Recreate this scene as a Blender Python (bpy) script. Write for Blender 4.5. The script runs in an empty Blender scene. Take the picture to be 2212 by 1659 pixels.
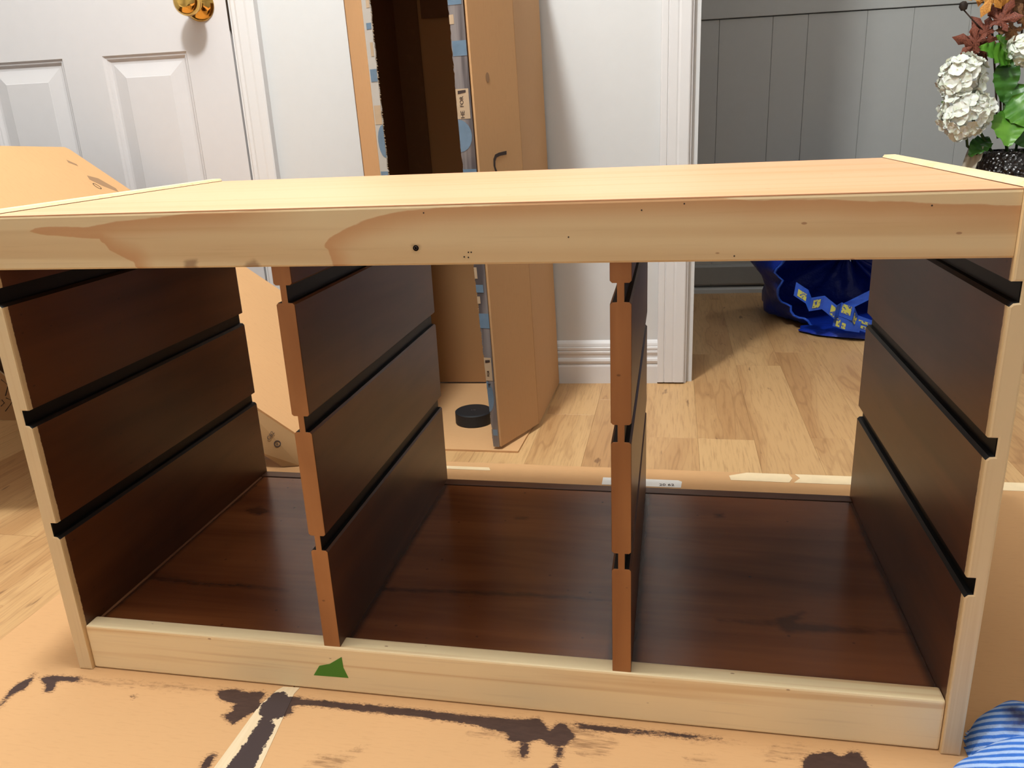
import bpy, bmesh, math, random
import numpy as np
from mathutils import Vector, Matrix, noise
S = bpy.context.scene
COL = S.collection
random.seed(7)
# ------------------------------------------------------------------ camera
CM = ((.98060164,-.01743416,.19523439),(.19069134,.3153335,-.92962444),(-.04535672,.94882076,.3125411))
CP = (.67019681,-.66518488,.5846744)
cam = bpy.data.objects.new('camera', bpy.data.cameras.new('camera')); COL.objects.link(cam)
cam.matrix_world = Matrix.Translation(CP) @ Matrix(CM).to_4x4()
cam.data.sensor_width = 36; cam.data.lens = 1719.11*36/2212; cam.data.clip_start = .02
S.camera = cam
# ------------------------------------------------------------------ world, lamps, exposure
W = bpy.data.worlds.new('world'); S.world = W; W.use_nodes = True
W.node_tree.nodes['Background'].inputs[0].default_value = (.9,.93,1,1)
W.node_tree.nodes['Background'].inputs[1].default_value = .05
def lamp(name, kind, loc, power, col, size, rot=(0,0,0)):
    l = bpy.data.lights.new(name, kind); l.energy = power; l.color = col
    if kind == 'AREA': l.shape = 'DISK'; l.size = size
    else: l.shadow_soft_size = size
    o = bpy.data.objects.new(name, l); o.location = loc; o.rotation_euler = rot; COL.objects.link(o); return o
lamp('ceiling_lamp', 'POINT', (.17,.02,2.05), 90, (.95,1,1.01), .08)
lamp('hall_lamp', 'AREA', (.75,-.75,2.40), .5, (1,.90,.78), .5)
lamp('far_room_fill', 'AREA', (1.9,1.6,2.3), 4.0, (.95,.97,1), .4)  # unseen fill added to lift the ambient light on the grey wall
vs = S.view_settings; vs.view_transform = 'Standard'; vs.look = 'None'; vs.gamma = 1; vs.use_curve_mapping = False
vs.exposure = .35
# ------------------------------------------------------------------ helpers
def lin(c):
    f = lambda v: v/12.92 if v <= .04045 else ((v+.055)/1.055)**2.4
    return (f(c[0]/255), f(c[1]/255), f(c[2]/255), 1)
class NT:
    def __init__(s, name, rough=.6, spec=.5, metal=0):
        s.m = bpy.data.materials.new(name); s.m.use_nodes = True; s.t = s.m.node_tree
        s.b = s.t.nodes['Principled BSDF']; s.b.inputs['Roughness'].default_value = rough
        s.b.inputs['Specular IOR Level'].default_value = spec; s.b.inputs['Metallic'].default_value = metal
    def n(s, ty, **kw):
        x = s.t.nodes.new(ty)
        for k, v in kw.items(): setattr(x, k, v)
        return x
    def l(s, a, b): s.t.links.new(a, b)
    def put(s, sock, v):
        if hasattr(v, 'is_output') or isinstance(v, bpy.types.NodeSocket): s.l(v, sock)
        else: sock.default_value = v
    def coord(s, kind='Object', scale=(1,1,1), rnd=0.0):
        c = s.n('ShaderNodeTexCoord'); mp = s.n('ShaderNodeMapping'); s.l(c.outputs[kind], mp.inputs[0])
        mp.inputs['Scale'].default_value = scale
        if rnd:
            oi = s.n('ShaderNodeObjectInfo'); m = s.n('ShaderNodeVectorMath', operation='SCALE')
            cb = s.n('ShaderNodeCombineXYZ'); s.l(oi.outputs['Random'], cb.inputs[0]); s.l(oi.outputs['Random'], cb.inputs[1])
            s.l(oi.outputs['Random'], cb.inputs[2])
            s.l(cb.outputs[0], m.inputs[0]); m.inputs['Scale'].default_value = rnd; s.l(m.outputs[0], mp.inputs['Location'])
        return mp.outputs[0]
    def noise(s, vec, scale=5, detail=4, rough=.5, dist=0):
        x = s.n('ShaderNodeTexNoise'); s.l(vec, x.inputs['Vector']); x.inputs['Scale'].default_value = scale
        x.inputs['Detail'].default_value = detail; x.inputs['Roughness'].default_value = rough; x.inputs['Distortion'].default_value = dist
        return x.outputs[0]
    def ramp(s, f, stops, interp='LINEAR'):
        r = s.n('ShaderNodeValToRGB'); r.color_ramp.interpolation = interp; e = r.color_ramp.elements
        while len(e) < len(stops): e.new(.5)
        for i, (p, c) in enumerate(stops):
            e[i].position = p; e[i].color = c if len(c) == 4 else (*c, 1)
        s.put(r.inputs[0], f); return r.outputs[0]
    def math(s, op, a, b=0.0, c=None, clamp=False):
        x = s.n('ShaderNodeMath', operation=op); x.use_clamp = clamp
        s.put(x.inputs[0], a); s.put(x.inputs[1], b)
        if c is not None: s.put(x.inputs[2], c)
        return x.outputs[0]
    def smooth(s, v, a, b):
        x = s.n('ShaderNodeMapRange', interpolation_type='SMOOTHSTEP'); s.put(x.inputs[0], v)
        x.inputs[1].default_value = a; x.inputs[2].default_value = b; return x.outputs[0]
    def mix(s, f, a, b, mode='MIX'):
        x = s.n('ShaderNodeMix', data_type='RGBA', blend_type=mode); s.put(x.inputs[0], f); s.put(x.inputs[6], a); s.put(x.inputs[7], b)
        return x.outputs[2]
    def attr(s, name):
        x = s.n('ShaderNodeAttribute'); x.attribute_name = name; return x.outputs['Fac']
    def col(s, c): s.put(s.b.inputs['Base Color'], c); return s
    def bump(s, h, st=.3, d=.001):
        x = s.n('ShaderNodeBump'); s.put(x.inputs['Height'], h); x.inputs['Strength'].default_value = st
        x.inputs['Distance'].default_value = d; s.l(x.outputs[0], s.b.inputs['Normal']); return s
def flat(name, c, rough=.6, spec=.5, metal=0, bumpy=0, vary=.06):
    t = NT(name, rough, spec, metal); v = t.coord(); f = t.noise(v, 40, 3)
    a = lin(c); t.col(t.mix(f, tuple(x*(1-vary) for x in a[:3])+(1,), tuple(min(1,x*(1+vary)) for x in a[:3])+(1,)))
    if bumpy: t.bump(t.noise(v, 300, 4), bumpy)
    return t.m
# ---- mesh building
def mesh(name, V, F, mats, mi=None, smooth=False):
    me = bpy.data.meshes.new(name); me.from_pydata([tuple(map(float, v)) for v in V], [], F)
    for m in (mats if isinstance(mats, (list, tuple)) else [mats]): me.materials.append(m)
    if mi is not None: me.polygons.foreach_set('material_index', mi)
    if smooth: me.polygons.foreach_set('use_smooth', [True]*len(me.polygons))
    bm = bmesh.new(); bm.from_mesh(me); bmesh.ops.recalc_face_normals(bm, faces=bm.faces); bm.to_mesh(me); bm.free()
    me.update(); return me
def add(name, me, parent=None, loc=None, mat=None):
    o = bpy.data.objects.new(name, me); COL.objects.link(o)
    if loc is not None: o.location = loc
    if mat is not None: o.matrix_world = mat
    if parent is not None:
        o.parent = parent
        if loc is None and mat is None:             # vertices are given in world space: undo the parents' offset
            p = parent; off = Vector((0,0,0))
            while p is not None: off += p.location; p = p.parent
            o.location = -off
    return o
def empty(name, loc, label=None, cat=None, group=None):
    o = bpy.data.objects.new(name, None); o.empty_display_size = .05; o.location = loc; COL.objects.link(o)
    return tag(o, label, cat, group)
def tag(o, label=None, cat=None, group=None, kind=None):
    for k, v in (('label',label),('category',cat),('group',group),('kind',kind)):
        if v: o[k] = v
    return o
def boxVF(x0,y0,z0,x1,y1,z1):
    V = [(x0,y0,z0),(x1,y0,z0),(x1,y1,z0),(x0,y1,z0),(x0,y0,z1),(x1,y0,z1),(x1,y1,z1),(x0,y1,z1)]
    return V, [(0,3,2,1),(4,5,6,7),(0,1,5,4),(1,2,6,5),(2,3,7,6),(3,0,4,7)]
def bevel(me, w, seg=2, ang=30):
    bm = bmesh.new(); bm.from_mesh(me)
    ed = [e for e in bm.edges if len(e.link_faces) == 2 and e.calc_face_angle(0) > math.radians(ang)]
    bmesh.ops.bevel(bm, geom=ed, offset=w, segments=seg, affect='EDGES', profile=.6)
    bm.to_mesh(me); bm.free(); return me
def box(name, a, b, mat, parent=None, bv=0, xf=None):
    V, F = boxVF(*a, *b)
    if xf: V = [xf(v) for v in V]
    me = mesh(name, V, F, mat)
    if bv: bevel(me, bv)
    return add(name, me, parent)
def prismVF(P, d):                                   # polygon of 3-D points pushed along d
    n = len(P); d = Vector(d); V = [Vector(p) for p in P]+[Vector(p)+d for p in P]
    return V, [tuple(range(n))[::-1], tuple(range(n,2*n))]+[(i,(i+1)%n,n+(i+1)%n,n+i) for i in range(n)]
def prism(name, P, d, mat, parent=None, mi=None):
    V, F = prismVF(P, d); return add(name, mesh(name, V, F, mat, mi), parent)
def sdf(px, py, poly):                              # signed distance, negative inside
    P = np.array(poly); d = np.full(px.shape, 1e9); ins = np.zeros(px.shape, bool)
    for i in range(len(P)):
        a = P[i]; b = P[(i+1)%len(P)]; e = b-a; wx = px-a[0]; wy = py-a[1]
        t = np.clip((wx*e[0]+wy*e[1])/max(e@e,1e-12), 0, 1)
        d = np.minimum(d, np.hypot(wx-t*e[0], wy-t*e[1]))
        c = ((a[1] > py) != (b[1] > py)); dy = b[1]-a[1]
        ins ^= c & (px < (b[0]-a[0])*(py-a[1])/(dy if abs(dy) > 1e-12 else 1e-12)+a[0])
    return np.where(ins, -d, d)
def open_sdf(px, py, poly, n):                      # sign from the closed outline, distance from its first n edges only
    s = np.sign(sdf(px, py, poly)); P = np.array(poly); d = np.full(px.shape, 1e9)
    for k in range(n):
        a = P[k]; e = P[k+1]-a; t = np.clip(((px-a[0])*e[0]+(py-a[1])*e[1])/(e@e), 0, 1)
        d = np.minimum(d, np.hypot(px-a[0]-t*e[0], py-a[1]-t*e[1]))
    return s*d
def fields(me, polysets, i, j):                     # signed distances to drawn outlines, kept per vertex
    co = np.empty(len(me.vertices)*3); me.vertices.foreach_get('co', co); co = co.reshape(-1,3)
    for nm, polys in polysets.items():
        d = np.full(len(co), 1.)
        for p in polys:
            d = np.minimum(d, open_sdf(co[:,i], co[:,j], p, len(p)-(6 if len(p) == 28 else 4)) if nm == 'heart' else sdf(co[:,i], co[:,j], p))
        at = me.attributes.new(nm, 'FLOAT', 'POINT'); at.data.foreach_set('value', d.astype(np.float32))
def grid_slab(name, u0,u1,v0,v1, nu, nv, fn, depth, mat):  # dense face fn(u,v), closed behind by depth
    V = []; F = []
    for j in range(nv+1):
        for i in range(nu+1): V.append(fn(u0+(u1-u0)*i/nu, v0+(v1-v0)*j/nv))
    for j in range(nv):
        for i in range(nu): k = j*(nu+1)+i; F.append((k,k+1,k+nu+2,k+nu+1))
    rim = [i for i in range(nu+1)]+[j*(nu+1)+nu for j in range(1,nv+1)]+[nv*(nu+1)+i for i in range(nu-1,-1,-1)]+[j*(nu+1) for j in range(nv-1,0,-1)]
    b = len(V); V += [Vector(V[r])+Vector(depth) for r in rim]
    for k in range(len(rim)): F.append((rim[k], rim[(k+1)%len(rim)], b+(k+1)%len(rim), b+k))
    F.append(tuple(range(b, b+len(rim))))
    return mesh(name, V, F, mat)
def lathe(name, prof, mat, n=32, parent=None, loc=(0,0,0), axis=None, smooth=True, caps=True):
    V = []; F = []
    for r, z in prof:
        for k in range(n): a = 2*math.pi*k/n; V.append(Vector((r*math.cos(a), r*math.sin(a), z)))
    for i in range(len(prof)-1):
        for k in range(n): F.append((i*n+k, i*n+(k+1)%n, (i+1)*n+(k+1)%n, (i+1)*n+k))
    if caps and prof[0][0] > 1e-6: F.append(tuple(range(n)))
    if caps and prof[-1][0] > 1e-6: F.append(tuple(range((len(prof)-1)*n, len(prof)*n)))
    if axis is not None:
        R = Vector((0,0,1)).rotation_difference(Vector(axis)).to_matrix(); V = [R@v for v in V]
    V = [v+Vector(loc) for v in V]
    me = mesh(name, V, F, mat, smooth=smooth)
    bm = bmesh.new(); bm.from_mesh(me); bmesh.ops.remove_doubles(bm, verts=bm.verts, dist=1e-6)
    for e in bm.edges:
        if len(e.link_faces) == 2 and e.calc_face_angle(0) > .7: e.smooth = False
    bm.to_mesh(me); bm.free()
    return add(name, me, parent)
def tube(name, P, r, mat, parent=None, n=8):
    V = []; F = []; P = [Vector(p) for p in P]
    for i, p in enumerate(P):
        t = (P[min(i+1,len(P)-1)]-P[max(i-1,0)]).normalized(); s = t.orthogonal().normalized(); u = t.cross(s)
        rr = r[i] if isinstance(r, (list,tuple)) else r
        for k in range(n): a = 2*math.pi*k/n; V.append(p+rr*(math.cos(a)*s+math.sin(a)*u))
    for i in range(len(P)-1):
        for k in range(n): F.append((i*n+k, i*n+(k+1)%n, (i+1)*n+(k+1)%n, (i+1)*n+k))
    F += [tuple(range(n)), tuple(range(len(V)-n, len(V)))]
    return add(name, mesh(name, V, F, mat, smooth=True), parent)
def text(name, s, size, mat, M, parent=None, thick=.0002):
    cu = bpy.data.curves.new(name, 'FONT'); cu.body = s; cu.size = size; cu.extrude = thick; cu.align_x = 'CENTER'; cu.align_y = 'CENTER'
    t = bpy.data.objects.new(name, cu); COL.objects.link(t); bpy.context.view_layer.update()
    me = bpy.data.meshes.new_from_object(t.evaluated_get(bpy.context.evaluated_depsgraph_get())); bpy.data.objects.remove(t)
    me.transform(M); me.materials.clear(); me.materials.append(mat); return add(name, me, parent)
def frame(o, x, y):                                 # matrix with given origin, x axis, y axis
    x = Vector(x).normalized(); y = Vector(y); z = x.cross(y).normalized(); y = z.cross(x)
    M = Matrix((x,y,z)).transposed().to_4x4(); M.translation = Vector(o); return M
# ------------------------------------------------------------------ drawn outlines of stains and grain, in metres
STAIN_P = [[(-0.0498, -0.0674), (-0.056, -0.0463), (-0.0564, -0.0335), (-0.0501, -0.0254), (-0.0512, -0.0152), (-0.0463, -0.0234), (-0.0406, -0.0414), (-0.0479, -0.048), (-0.049, -0.0564), (-0.0454, -0.0721)], [(-0.0364, -0.0206), (-0.0286, -0.0166), (0.0096, -0.0144), (0.0148, -0.0209), (-0.015, -0.0235), (-0.0073, -0.0368), (-0.0069, -0.0423), (-0.0138, -0.0419), (-0.0225, -0.0303), (-0.0319, -0.0259)], [(0.1831, -0.0134), (0.2005, -0.0082), (0.2185, -0.0113), (0.2328, -0.0079), (0.2392, -0.0125), (0.2382, -0.022), (0.2438, -0.0343), (0.2353, -0.0457), (0.2274, -0.0593), (0.2213, -0.0552), (0.21, -0.0493), (0.2164, -0.0433), (0.2173, -0.038), (0.2123, -0.0361), (0.2162, -0.029), (0.2012, -0.0272), (0.1916, -0.0245)], [(0.2484, -0.0071), (0.2596, -0.0056), (0.2665, -0.0114), (0.2818, -0.0106), (0.2824, -0.0159), (0.2768, -0.0245), (0.2832, -0.0339), (0.2766, -0.0399), (0.27, -0.0459), (0.2635, -0.0517), (0.2545, -0.0455), (0.2475, -0.0415), (0.2434, -0.0318), (0.2462, -0.0183)], [(0.2527, -0.0458), (0.2599, -0.0448), (0.2717, -0.053), (0.2751, -0.067), (0.2791, -0.1027), (0.2794, -0.1198), (0.2516, -0.1238), (0.2539, -0.0931), (0.2542, -0.07)], [(0.227, -0.1274), (0.2254, -0.1039), (0.2303, -0.0999), (0.233, -0.1028), (0.2352, -0.1262)], [(0.0912, -0.0338), (0.0939, -0.0334), (0.0967, -0.0368), (0.0952, -0.0376)], [(0.2643, -0.0127), (0.3155, -0.0126), (0.3946, -0.0111), (0.4718, -0.0122), (0.5182, -0.0108), (0.5397, -0.0078), (0.5429, -0.0048), (0.5566, -0.0229), (0.5637, -0.0095), (0.5711, -0.011), (0.5837, -0.0264), (0.5762, -0.037), (0.5683, -0.0428), (0.5574, -0.0397), (0.5494, -0.0337), (0.5328, -0.0408), (0.5185, -0.0405), (0.5149, -0.0313), (0.4746, -0.0234), (0.4173, -0.0212), (0.3591, -0.0214), (0.2987, -0.0204), (0.2752, -0.0223)], [(0.5311, -0.0411), (0.5384, -0.0424), (0.5408, -0.056), (0.5367, -0.0623), (0.5323, -0.0573)], [(0.5666, -0.0431), (0.5726, -0.0422), (0.5741, -0.0535), (0.5713, -0.0584), (0.5682, -0.0543)], [(0.563, -0.0772), (0.5659, -0.0681), (0.5693, -0.062), (0.5727, -0.0686), (0.5728, -0.0757)], [(0.5796, -0.0077), (0.6072, -0.0081), (0.6524, -0.008), (0.6966, -0.008), (0.7254, -0.009), (0.6965, -0.0121), (0.6525, -0.0128), (0.6078, -0.015), (0.585, -0.0145)], [(0.7938, -0.0472), (0.8003, -0.0253), (0.8084, -0.0169), (0.8265, -0.0118), (0.8357, -0.0177), (0.8441, -0.0093), (0.8529, -0.008), (0.8556, -0.0196), (0.8584, -0.0377)]]
SMEAR_P = [[(0.0076, -0.0146), (0.0776, -0.0124), (0.1394, -0.0096), (0.1873, -0.0101), (0.191, -0.0164), (0.1243, -0.0187), (0.0628, -0.0215), (0.0138, -0.0225)], [(0.7644, -0.0208), (0.7743, -0.0107), (0.8012, -0.0068), (0.8088, -0.0144), (0.8006, -0.0228), (0.7722, -0.0294), (0.7649, -0.0328)], [(0.689, -0.039), (0.7124, -0.0308), (0.7228, -0.0365), (0.712, -0.0429), (0.6908, -0.0436)], [(0.5718, -0.0077), (0.6006, -0.0186), (0.6252, -0.0274), (0.6178, -0.0463), (0.6038, -0.0522), (0.5782, -0.0461), (0.5797, -0.0339)], [(0.4738, -0.0408), (0.4783, -0.0339), (0.5124, -0.0248), (0.5164, -0.0368), (0.4773, -0.0424)], [(0.5199, -0.0546), (0.5302, -0.0451), (0.533, -0.0605), (0.5251, -0.0656)], [(0.6966, -0.008), (0.748, -0.0117), (0.6964, -0.0162)], [(0.3278, -0.1044), (0.3351, -0.0881), (0.3604, -0.0822), (0.377, -0.068), (0.38, -0.0711), (0.3657, -0.0951), (0.3556, -0.1054), (0.3284, -0.1094)]]
TAPE_P = [(0.2401, -0.1352), (0.2419, -0.0295), (0.2496, -0.004), (0.254, 0.0027), (0.2734, 0.0038), (0.2714, -0.007), (0.2883, -0.1281)]
GREEN_P = [(0.2922, 0.0189), (0.3004, 0.0319), (0.3128, 0.0356), (0.3279, 0.046), (0.3284, 0.0324), (0.3328, 0.0196)]
HEART = [[(0.359, 0.5305), (0.3545, 0.523), (0.342, 0.5221), (0.306, 0.5206), (0.2692, 0.5191), (0.2317, 0.5179), (0.1933, 0.5159), (0.1587, 0.5132), (0.128, 0.5087), (0.0928, 0.509), (0.0698, 0.5091), (0.0622, 0.5057), (0.0807, 0.5018), (0.1056, 0.4996), (0.123, 0.4984), (0.1378, 0.4977), (0.1389, 0.4937), (0.1415, 0.4924), (0.1456, 0.4862), (0.1496, 0.4844), (0.1599, 0.4794), (0.1699, 0.4753), (0.1725, 0.4642), (0.1556, 0.3862), (0.3466, 0.3881), (0.3548, 0.4582), (0.3585, 0.4998), (0.3598, 0.5305)], [(0.3684, 0.415), (0.3719, 0.4623), (0.3701, 0.4728), (0.3681, 0.4782), (0.3671, 0.484), (0.3638, 0.4866), (0.37, 0.4935), (0.3832, 0.501), (0.3946, 0.5056), (0.4058, 0.509), (0.4362, 0.515), (0.4739, 0.5184), (0.5346, 0.5195), (0.5739, 0.5211), (0.6498, 0.5209), (0.7052, 0.5194), (0.7401, 0.517), (0.7845, 0.5165), (0.8193, 0.5134), (0.8439, 0.5135), (0.8772, 0.5105), (0.9095, 0.5079), (0.9425, 0.5078), (0.9643, 0.5065), (0.982, 0.3944), (0.3652, 0.3883)]]
SMUD = [[(0.2236, 0.4759), (0.2357, 0.4766), (0.234, 0.4671), (0.2196, 0.4673)], [(0.2854, 0.4726), (0.2943, 0.4759), (0.2992, 0.4715), (0.2975, 0.4664), (0.2835, 0.4666)], [(0.4478, 0.4852), (0.4512, 0.4852), (0.4513, 0.4819), (0.4471, 0.482)]]
STREAK = [[(0.0172, 0.1217), (0.0839, 0.1156), (0.1473, 0.1169), (0.2142, 0.1105), (0.1505, 0.111), (0.0876, 0.1096), (0.0221, 0.1146)], [(0.0477, 0.3098), (0.0654, 0.3192), (0.0879, 0.308), (0.0781, 0.2952), (0.061, 0.2992)], [(0.7283, 0.1146), (0.7852, 0.1192), (0.7934, 0.1272), (0.8198, 0.1419), (0.8096, 0.1206), (0.8708, 0.1176), (0.9237, 0.117), (0.8694, 0.1108), (0.8074, 0.1044), (0.7976, 0.1015), (0.7893, 0.1121)], [(0.3078, 0.1301), (0.4292, 0.1368), (0.5301, 0.1413), (0.6069, 0.1373), (0.531, 0.1355), (0.4307, 0.131), (0.31, 0.1242)], [(0.4583, 0.3284), (0.4745, 0.3315), (0.4757, 0.3247), (0.4594, 0.3229)], [(0.7348, 0.3674), (0.7443, 0.3684), (0.745, 0.3589), (0.7357, 0.3579)]]
NAILS = [(.6446, .5114),(.6786, .5157),(.7193, .4729),(.8637, .5095),(.5841, .4907),(.4967, .4792),(.4992, .4792),(.4964, .4748),(.4927, .4753),(.4591, .5137)]
# ------------------------------------------------------------------ materials
def m_pine(name, axis, a=(230,204,160), b=(206,166,118), heart=False, rough=.5, across=26, bands=.5):
    t = NT(name, rough, .35); sc = [across]*3; sc[axis] = .9; v = t.coord(scale=tuple(sc))
    big = t.noise(v, 1, 2, .4, 1.2); sc2 = [300]*3; sc2[axis] = 9; fine = t.noise(t.coord(scale=tuple(sc2)), 1, 2)
    c = t.mix(t.smooth(big, .5, .68), lin(a), t.mix(bands, lin(a), lin(b)))
    c = t.mix(t.math('MULTIPLY', t.smooth(fine, .55, .8), .12), c, lin((165,120,75)))
    if heart:
        sc3 = [90]*3; sc3[axis] = 22; e = t.noise(t.coord(scale=tuple(sc3)), 1, 4, .6)
        d = t.math('ADD', t.attr('heart'), t.math('MULTIPLY', t.math('SUBTRACT', e, .5), .005))
        hm = t.smooth(d, .0006, -.0008); deep = t.smooth(t.attr('heart'), 0, -.024)
        hs = t.math('MULTIPLY', t.math('MULTIPLY', hm, t.attr('heart_fade')), t.math('SUBTRACT', .85, t.math('MULTIPLY', deep, .77)))
        c = t.mix(hs, c, lin((204,150,102)))
        s = t.math('ADD', t.attr('smudge'), t.math('MULTIPLY', t.math('SUBTRACT', e, .5), .012))
        c = t.mix(t.math('MULTIPLY', t.smooth(s, .003, -.003), .6), c, lin((120,72,48)))
    kn = t.n('ShaderNodeTexVoronoi'); sk = [9]*3; sk[axis] = 4; t.l(t.coord(scale=tuple(sk)), kn.inputs['Vector'])
    c = t.mix(t.math('MULTIPLY', t.smooth(kn.outputs['Distance'], .055, .03), .7), c, lin((150,100,70)))
    t.col(c).bump(fine, .12, .0004); return t.m
PINE_X = m_pine('pine_along_x', 0, heart=True)
PINE_TOP = m_pine('pine_top', 0, (217,163,124), (210,152,108), across=22, bands=.7)
PINE_B = m_pine('pine_bottom_rail', 0, (246,222,178), (230,196,148), across=62, bands=1.0)
PINE_S = m_pine('pine_side', 2, (230,204,162), (214,180,134), across=60)
BLACK = None
def m_stain(name, axis, base=(70,38,22), dark=(38,18,10), rough=.3, edge=False, streak=False, spec=.4):
    t = NT(name, rough, spec); sc = [14]*3; sc[axis] = 1.6; v = t.coord(scale=tuple(sc)); f = t.noise(v, 1, 4, .55, .5)
    sc = [120]*3; sc[axis] = 6; g = t.noise(t.coord(scale=tuple(sc)), 1, 3)
    bl = t.noise(t.coord(), 7, 3)
    c = t.mix(t.smooth(f, .35, .75), lin(base), lin(dark)); c = t.mix(t.math('MULTIPLY', g, .35), c, lin(dark))
    c = t.mix(t.math('MULTIPLY', t.smooth(bl, .45, .75), .4), c, lin(dark))
    kn = t.n('ShaderNodeTexVoronoi'); t.l(t.coord(scale=(7,7,12)), kn.inputs['Vector'])
    c = t.mix(t.math('MULTIPLY', t.smooth(kn.outputs['Distance'], .09, .03), .5), c, lin((22,9,5)))
    if streak:
        e = t.noise(t.coord(scale=(60,160,60)), 1, 4)
        s = t.math('ADD', t.attr('streak'), t.math('MULTIPLY', t.math('SUBTRACT', e, .5), .012))
        c = t.mix(t.math('MULTIPLY', t.smooth(s, .006, -.005), .6), c, lin((34,14,8)))
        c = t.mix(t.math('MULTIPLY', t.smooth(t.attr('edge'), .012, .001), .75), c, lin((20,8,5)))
    if edge:                                        # unstained strip along the front, ragged where the stain stops
        sx = t.n('ShaderNodeSeparateXYZ'); t.l(t.coord(), sx.inputs[0])
        r = t.noise(t.coord(scale=(1,1,1)), 160, 5, .7)
        y = t.math('SUBTRACT', sx.outputs[1], t.math('MULTIPLY', t.math('SUBTRACT', r, .5), .003))
        c = t.mix(t.smooth(y, .0068, .0078), lin((212,178,130)), c)
        rr = t.smooth(y, .0048, .0058); t.put(t.b.inputs['Roughness'], t.math('SUBTRACT', .55, t.math('MULTIPLY', rr, .55-rough)))
    t.col(c).bump(g, .1, .0004); return t.m
STAIN = m_stain('stained_face', 1, (104,61,33), (64,32,14), .34)
STAIN_E = m_stain('stained_face_side', 1, (102,58,30), (60,29,12), .34, edge=True)
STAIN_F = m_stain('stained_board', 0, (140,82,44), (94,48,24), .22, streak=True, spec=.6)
STAIN_K = m_stain('stained_edge', 2, (184,124,74), (138,86,46), .5)
BLACKP = NT('black_groove', .5, .35)
BLACKP.col(BLACKP.mix(BLACKP.smooth(BLACKP.noise(BLACKP.coord(scale=(200,30,60)), 1, 5, .7), .58, .8), lin((6,5,5)), lin((40,38,40))))
BLACKP = BLACKP.m
def m_kraft(name, c=(198,154,108), stains=False, rough=.75, ax=0):
    t = NT(name, rough, .25); v = t.coord(); n1 = t.noise(v, 6, 4); n2 = t.noise(t.coord(scale=(60,400,60)), 1, 2)
    a = lin(c); b = tuple(x*.88 for x in a[:3])+(1,)
    k = t.mix(t.math('MULTIPLY', n1, .6), a, b); k = t.mix(t.math('MULTIPLY', t.smooth(n2, .5, .8), .12), k, lin((150,110,70)))
    if stains:
        e = t.noise(t.coord(scale=(1,1,1)), 130, 6, .75); e2 = t.noise(t.coord(scale=(60,240,60)), 1, 5, .7)
        w = t.math('SUBTRACT', t.math('ADD', t.math('MULTIPLY', e, .5), t.math('MULTIPLY', e2, .5)), .5)
        d = t.math('ADD', t.attr('stain'), t.math('MULTIPLY', w, .016))
        m = t.smooth(d, .0006, -.0006)
        d2 = t.math('ADD', t.attr('smear'), t.math('MULTIPLY', w, .05)); m2 = t.math('MULTIPLY', t.math('MULTIPLY', t.smooth(d2, .004, -.006), t.smooth(t.noise(t.coord(scale=(26,240,26)), 1, 4, .7), .36, .66)), .6)
        k = t.mix(m2, k, lin((92,56,34)))
        dots = t.n('ShaderNodeTexVoronoi'); t.l(t.coord(scale=(42,42,1)), dots.inputs['Vector'])
        pick = t.smooth(t.noise(v, 9, 1), .6, .66)
        k = t.mix(t.math('MULTIPLY', t.smooth(dots.outputs['Distance'], .035, .02), t.math('MULTIPLY', pick, .8)), k, lin((60,32,18)))
        e3 = t.noise(t.coord(scale=(160,700,160)), 1, 4, .8); d3 = t.math('ADD', t.attr('stain'), t.math('MULTIPLY', t.math('SUBTRACT', e3, .55), .03))
        k = t.mix(t.math('MULTIPLY', t.smooth(d3, .001, -.002), .75), k, lin((96,64,46)))
        k = t.mix(m, k, t.mix(t.noise(t.coord(scale=(60,200,60)), 1, 5, .7), lin((46,32,29)), lin((86,64,56))))
        t.put(t.b.inputs['Roughness'], t.math('SUBTRACT', rough, t.math('MULTIPLY', m, .35)))
    t.col(k).bump(n2, .15, .0005); return t.m
KRAFT_F = m_kraft('floor_cardboard', (204,158,110), True)
KRAFT = m_kraft('carton_kraft'); KRAFT_L = m_kraft('carton_kraft_light', (206,160,112))
KRAFT_D = m_kraft('carton_kraft_brown', (162,120,78)); KRAFT_I = m_kraft('carton_painted_shade', (104,72,46)); KRAFT_S = m_kraft('carton_kraft_shaded_side', (150,114,74))  # KRAFT_I and KRAFT_S are darkened kraft, with shade put into the colour
def m_tape():
    t = NT('masking_tape', .6, .3); v = t.coord(); c = t.mix(t.noise(t.coord(scale=(300,20,20)), 1, 3), lin((228,206,172)), lin((206,180,142)))
    e = t.noise(v, 130, 6, .75); m = t.smooth(t.math('ADD', t.attr('stain'), t.math('MULTIPLY', t.math('SUBTRACT', e, .5), .016)), .0006, -.0006)
    t.col(t.mix(m, c, lin((62,48,46)))); return t.m
TAPE_S = m_tape()
TAPE_W = flat('pale_tape', (232,208,168), .55, vary=.1)
GREEN = flat('green_tape', (74,134,38), .6)
WALLW = flat('white_paint', (206,205,204), .45, .4, vary=.02)
TRIM = flat('white_gloss_trim', (216,213,212), .3, .5, vary=.015)
DOORW = flat('white_door_paint', (208,204,204), .38, .5, vary=.02)
CEIL = flat('ceiling_paint', (235,230,222), .8)
GREY = flat('grey_wainscot_paint', (182,182,178), .34, .5, vary=.03)
GREYD = flat('dark_grey_paint', (150,149,144), .5, .4)
SHADE = flat('joint_shadow', (40,34,30), .9)
BRASS = NT('polished_brass', .12, .5, 1); BRASS.col(lin((222,178,96))); BRASS = BRASS.m
STEEL = flat('dark_strike_plate', (70,58,48), .35, .5, .8)
INK = flat('print_ink', (52,36,30), .7)
INKL = flat('pale_print_ink', (150,116,84), .8)
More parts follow.
